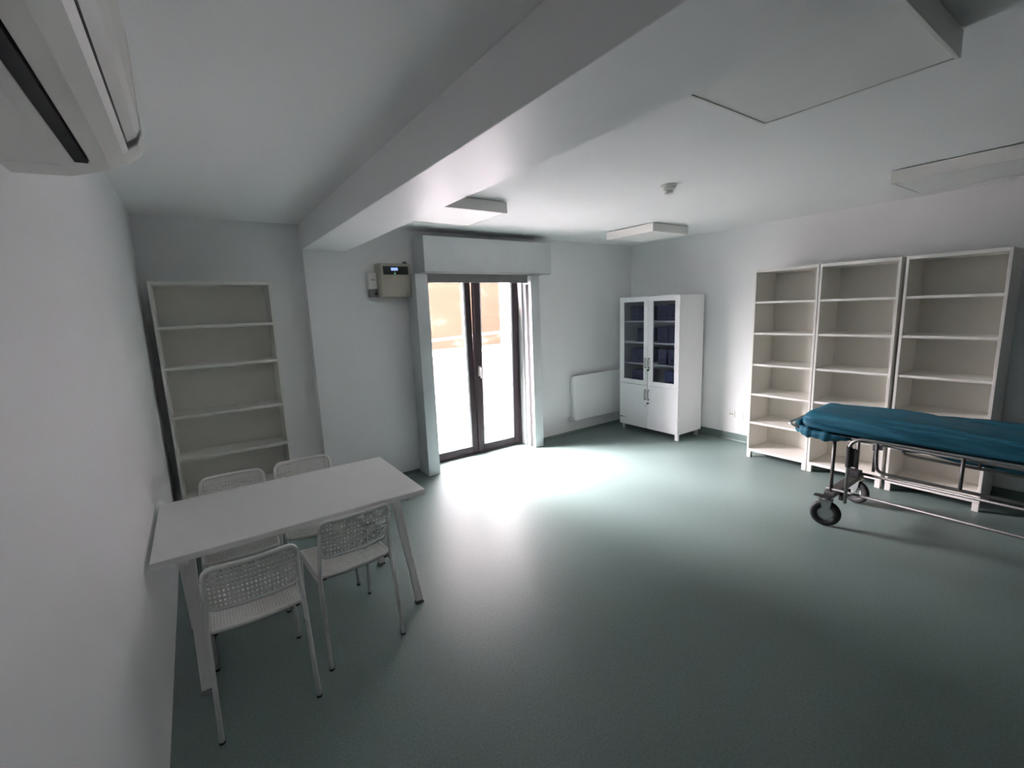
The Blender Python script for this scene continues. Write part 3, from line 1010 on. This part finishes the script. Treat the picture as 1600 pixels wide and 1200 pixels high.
# side guard rails: loop on each side
def guard(x, s):
    g = 0.0
    bm = bmesh.new()
    xo = x - 0.030 * s
    top = [(xo, -0.105, 0.20 if s > 0 else 0.30), (xo, -0.105, 0.655), (xo, -0.16, 0.705), (xo, -1.62, 0.705), (xo, -1.70, 0.655), (xo, -1.70, 0.28)]
    tube(bm, fillet(top, 0.07, 8), 0.0115, 12)
    gr = obj('side_rail', bm, MHANDLE if s > 0 else MSTEEL, st, smooth=True)
    bm = bmesh.new()
    low = [(xo, -0.265, 0.695), (xo, -0.265, 0.60), (xo, -0.275, 0.49), (xo, -0.36, 0.485), (xo, -1.45, 0.485), (xo, -1.545, 0.50), (xo, -1.545, 0.695)]
    tube(bm, fillet(low, 0.06, 8), 0.0105, 12)
    obj('lower_bar', bm, MSTEEL, gr, smooth=True)
    for yy in (-0.70, -1.13):
        bm = bmesh.new()
        tube(bm, [(xo, yy, 0.487), (xo, yy, 0.700)], 0.0105, 10)
        obj('rail_post', bm, MSTEEL, gr, smooth=True)
    bm = bmesh.new()
    tube(bm, [(xo, -0.105, 0.48), (xo, -0.105, 0.635)], 0.019, 12)
    box(bm, xo - 0.006, -0.15, 0.49, xo + 0.020, -0.115, 0.62)
    obj('latch', bm, MBLACK, gr, smooth=False)
guard(0.0, 1)
guard(SW, -1)
# casters
def caster(x, y, ang):
    e = bpy.data.objects.new('caster', None)
    bm = bmesh.new()
    c = 0.1
    R_, w = 0.1, 0.019
    prof = [(0.052, -w), (0.088, -w), (0.097, -w * 0.7), (0.1, 0), (0.097, w * 0.7), (0.088, w), (0.052, w)]
    seg = 40
    rings = []
    for k in range(seg):
        a_ = 2 * math.pi * k / seg
        rings.append([bm.verts.new((u, r * math.cos(a_), r * math.sin(a_))) for r, u in prof])
    n = len(prof)
    for k in range(seg):
        A, Bv = rings[k], rings[(k + 1) % seg]
        for j in range(n):
            bm.faces.new((A[j], A[(j + 1) % n], Bv[(j + 1) % n], Bv[j]))
    tyre = obj('wheel', bm, MBLACK, st, smooth=True, loc=(x, y, 0.1))
    tyre.rotation_euler = (0, 0, ang)
    bm = bmesh.new()
    prof = [(0.0115, -0.020), (0.025, -0.014), (0.042, -0.011), (0.0515, -0.017), (0.0515, 0.017), (0.042, 0.011), (0.025, 0.014), (0.0115, 0.020)]
    rings = []
    for k in range(seg):
        a_ = 2 * math.pi * k / seg
        rings.append([bm.verts.new((u, r * math.cos(a_), r * math.sin(a_))) for r, u in prof])
    n = len(prof)
    for k in range(seg):
        A, Bv = rings[k], rings[(k + 1) % seg]
        for j in range(n):
            bm.faces.new((A[j], A[(j + 1) % n], Bv[(j + 1) % n], Bv[j]))
    obj('hub', bm, MCHROME, tyre, smooth=True)
    bm = bmesh.new()
    for sx in (-1, 1):
        xx = sx * 0.027
        A = [(-0.035, 0.110), (0.035, 0.110), (0.028, 0.06), (0.013, -0.012), (-0.013, -0.012), (-0.028, 0.06)]
        v0 = [bm.verts.new((xx - 0.0015, p, q)) for p, q in A]
        v1 = [bm.verts.new((xx + 0.0015, p, q)) for p, q in A]
        bm.faces.new(v0[::-1]); bm.faces.new(v1)
        for k in range(6):
            bm.faces.new((v0[k], v0[(k + 1) % 6], v1[(k + 1) % 6], v1[k]))
    box(bm, -0.0285, -0.045, 0.106, 0.0285, 0.045, 0.112)
    cyl(bm, (0, 0, 0.112), (0, 0, 0.121), 0.026, None, 16)
    cyl(bm, (-0.033, 0, 0), (0.033, 0, 0), 0.0095, None, 12)
    obj('fork', bm, MCHROME, tyre)
    return tyre
caster(-0.075, 0.0, math.radians(18))
caster(SW + 0.03, 0.0, math.radians(-12))
caster(-0.03, -SL, math.radians(10))
caster(SW + 0.03, -SL, math.radians(5))
bm = bmesh.new()
box(bm, -0.115, -0.03, 0.224, -0.05, 0.03, 0.236)
box(bm, -0.105, 0.0305, 0.226, -0.065, 0.075, 0.236)
obj('brake_pedal', bm, MBLACK, st)
bm = bmesh.new()
box(bm, 0.07, -0.06, 0.17, 0.24, -0.03, 0.2215)
obj('brake_block', bm, MBLACK, st, bevel=0.006)
bm = bmesh.new()
box(bm, SW - 0.10, -0.05, 0.259, SW - 0.02, 0.04, 0.31)
obj('brake_linkage', bm, MBLACK, st, bevel=0.006)

# mattress in its blue disposable cover
def soft_slab(x0, x1, y0, y1, z0, z1, nx, ny, seed, edge=0.09, droop=0.0):
    r = random.Random(seed)
    waves = [(r.uniform(3, 14), r.uniform(8, 30), r.uniform(0, 6.3), r.uniform(0.001, 0.0035)) for _ in range(14)]
    bm = bmesh.new()
    rings = []
    n = 44
    cx, hx = (x0 + x1) / 2, (x1 - x0) / 2
    cz, hz = (z0 + z1) / 2, (z1 - z0) / 2
    for j in range(ny + 1):
        v = j / ny
        y = y0 + (y1 - y0) * v
        # rounded end towards y1 and y0
        e0 = min(1.0, (y - y0) / edge); e1 = min(1.0, (y1 - y) / edge)
        e = min(e0, e1)
        k_ = math.sqrt(max(0.0, 1 - (1 - e) ** 2))
        sx = 0.80 + 0.20 * k_
        sz = 0.35 + 0.65 * k_
        ring = []
        for i in range(n):
            a_ = 2 * math.pi * i / n
            ca, sa = math.cos(a_), math.sin(a_)
            px = math.copysign(abs(ca) ** 0.38, ca)
            pz = math.copysign(abs(sa) ** 0.62, sa)
            w = sum(am * math.sin(fy * y + fx * a_ * 0.4 + ph) for fy, fx, ph, am in waves)
            x = cx + px * (hx * sx + w)
            z = cz + pz * (hz * sz + w * 0.9)
            # slack lower hem bulging on the near side
            ring.append((x, y, z))
        rings.append(ring)
    loft(bm, rings)
    return bm
mt = thing('mattress', 'padded stretcher mattress wrapped in a crinkled blue disposable cover', 'mattress', (3.84, 1.32, 0.692), math.radians(1.0))
bm = soft_slab(-0.012, SW + 0.035, -SL - 0.10, 0.245, 0.004, 0.152, 20, 90, 3)
obj('cover', bm, MBLUE, mt, smooth=True)
# slack rolled hem of the cover hanging round the end
bm = bmesh.new()
pts = []
r = random.Random(5)
path = [(0.02, -0.14, 0.0), (-0.03, -0.07, -0.008), (-0.046, 0.05, -0.010), (-0.044, 0.16, 0.0), (-0.025, 0.245, 0.020), (0.06, 0.270, 0.030), (0.30, 0.272, 0.034), (SW, 0.245, 0.028), (SW + 0.045, 0.12, 0.012), (SW + 0.045, -0.5, 0.0)]
pp_ = fillet(path, 0.12, 8)
dense = []
for i in range(len(pp_) - 1):
    a_, b_ = Vector(pp_[i]), Vector(pp_[i + 1])
    n = max(1, int((b_ - a_).length / 0.02))
    for k in range(n):
        dense.append(a_.lerp(b_, k / n))
dense.append(Vector(pp_[-1]))
rings = []
N = len(dense)
for i, p in enumerate(dense):
    d = ((dense[min(i + 1, N - 1)] - dense[max(i - 1, 0)])).normalized()
    a_ = Vector((0, 0, 1)); b_ = d.cross(a_).normalized()
    s_ = math.sin(math.pi * min(1, max(0.02, min(i, N - 1 - i) / 22.0)) / 2)
    rr = (0.030 + 0.006 * math.sin(i * 0.55) + 0.004 * math.sin(i * 1.31 + 1)) * s_ + 0.002
    rings.append([p + a_ * math.sin(t) * rr * 1.15 + b_ * math.cos(t) * rr * 0.72 for t in [2 * math.pi * k / 14 for k in range(14)]])
loft(bm, rings)
obj('cover_hem', bm, MBLUE, mt, smooth=True)
bm = bmesh.new()
ny_ = 60
rows = []
for j in range(ny_ + 1):
    y = -0.10 - 1.90 * j / ny_
    w_ = 0.008 * math.sin(j * 0.9) + 0.005 * math.sin(j * 0.37 + 1)
    zb = -0.19 + 0.012 * math.sin(j * 0.23) + 0.006 * math.sin(j * 0.71)
    x = SW + 0.052
    rows.append([(x - 0.02, y, 0.02), (x + w_ * 0.4, y, -0.06), (x + w_, y, zb), (x + w_ + 0.004, y, zb), (x + w_ * 0.4 + 0.004, y, -0.06), (x - 0.016, y, 0.02)])
loft(bm, rows)
fl = obj('cover_flap', bm, MBLUE, mt, smooth=True)
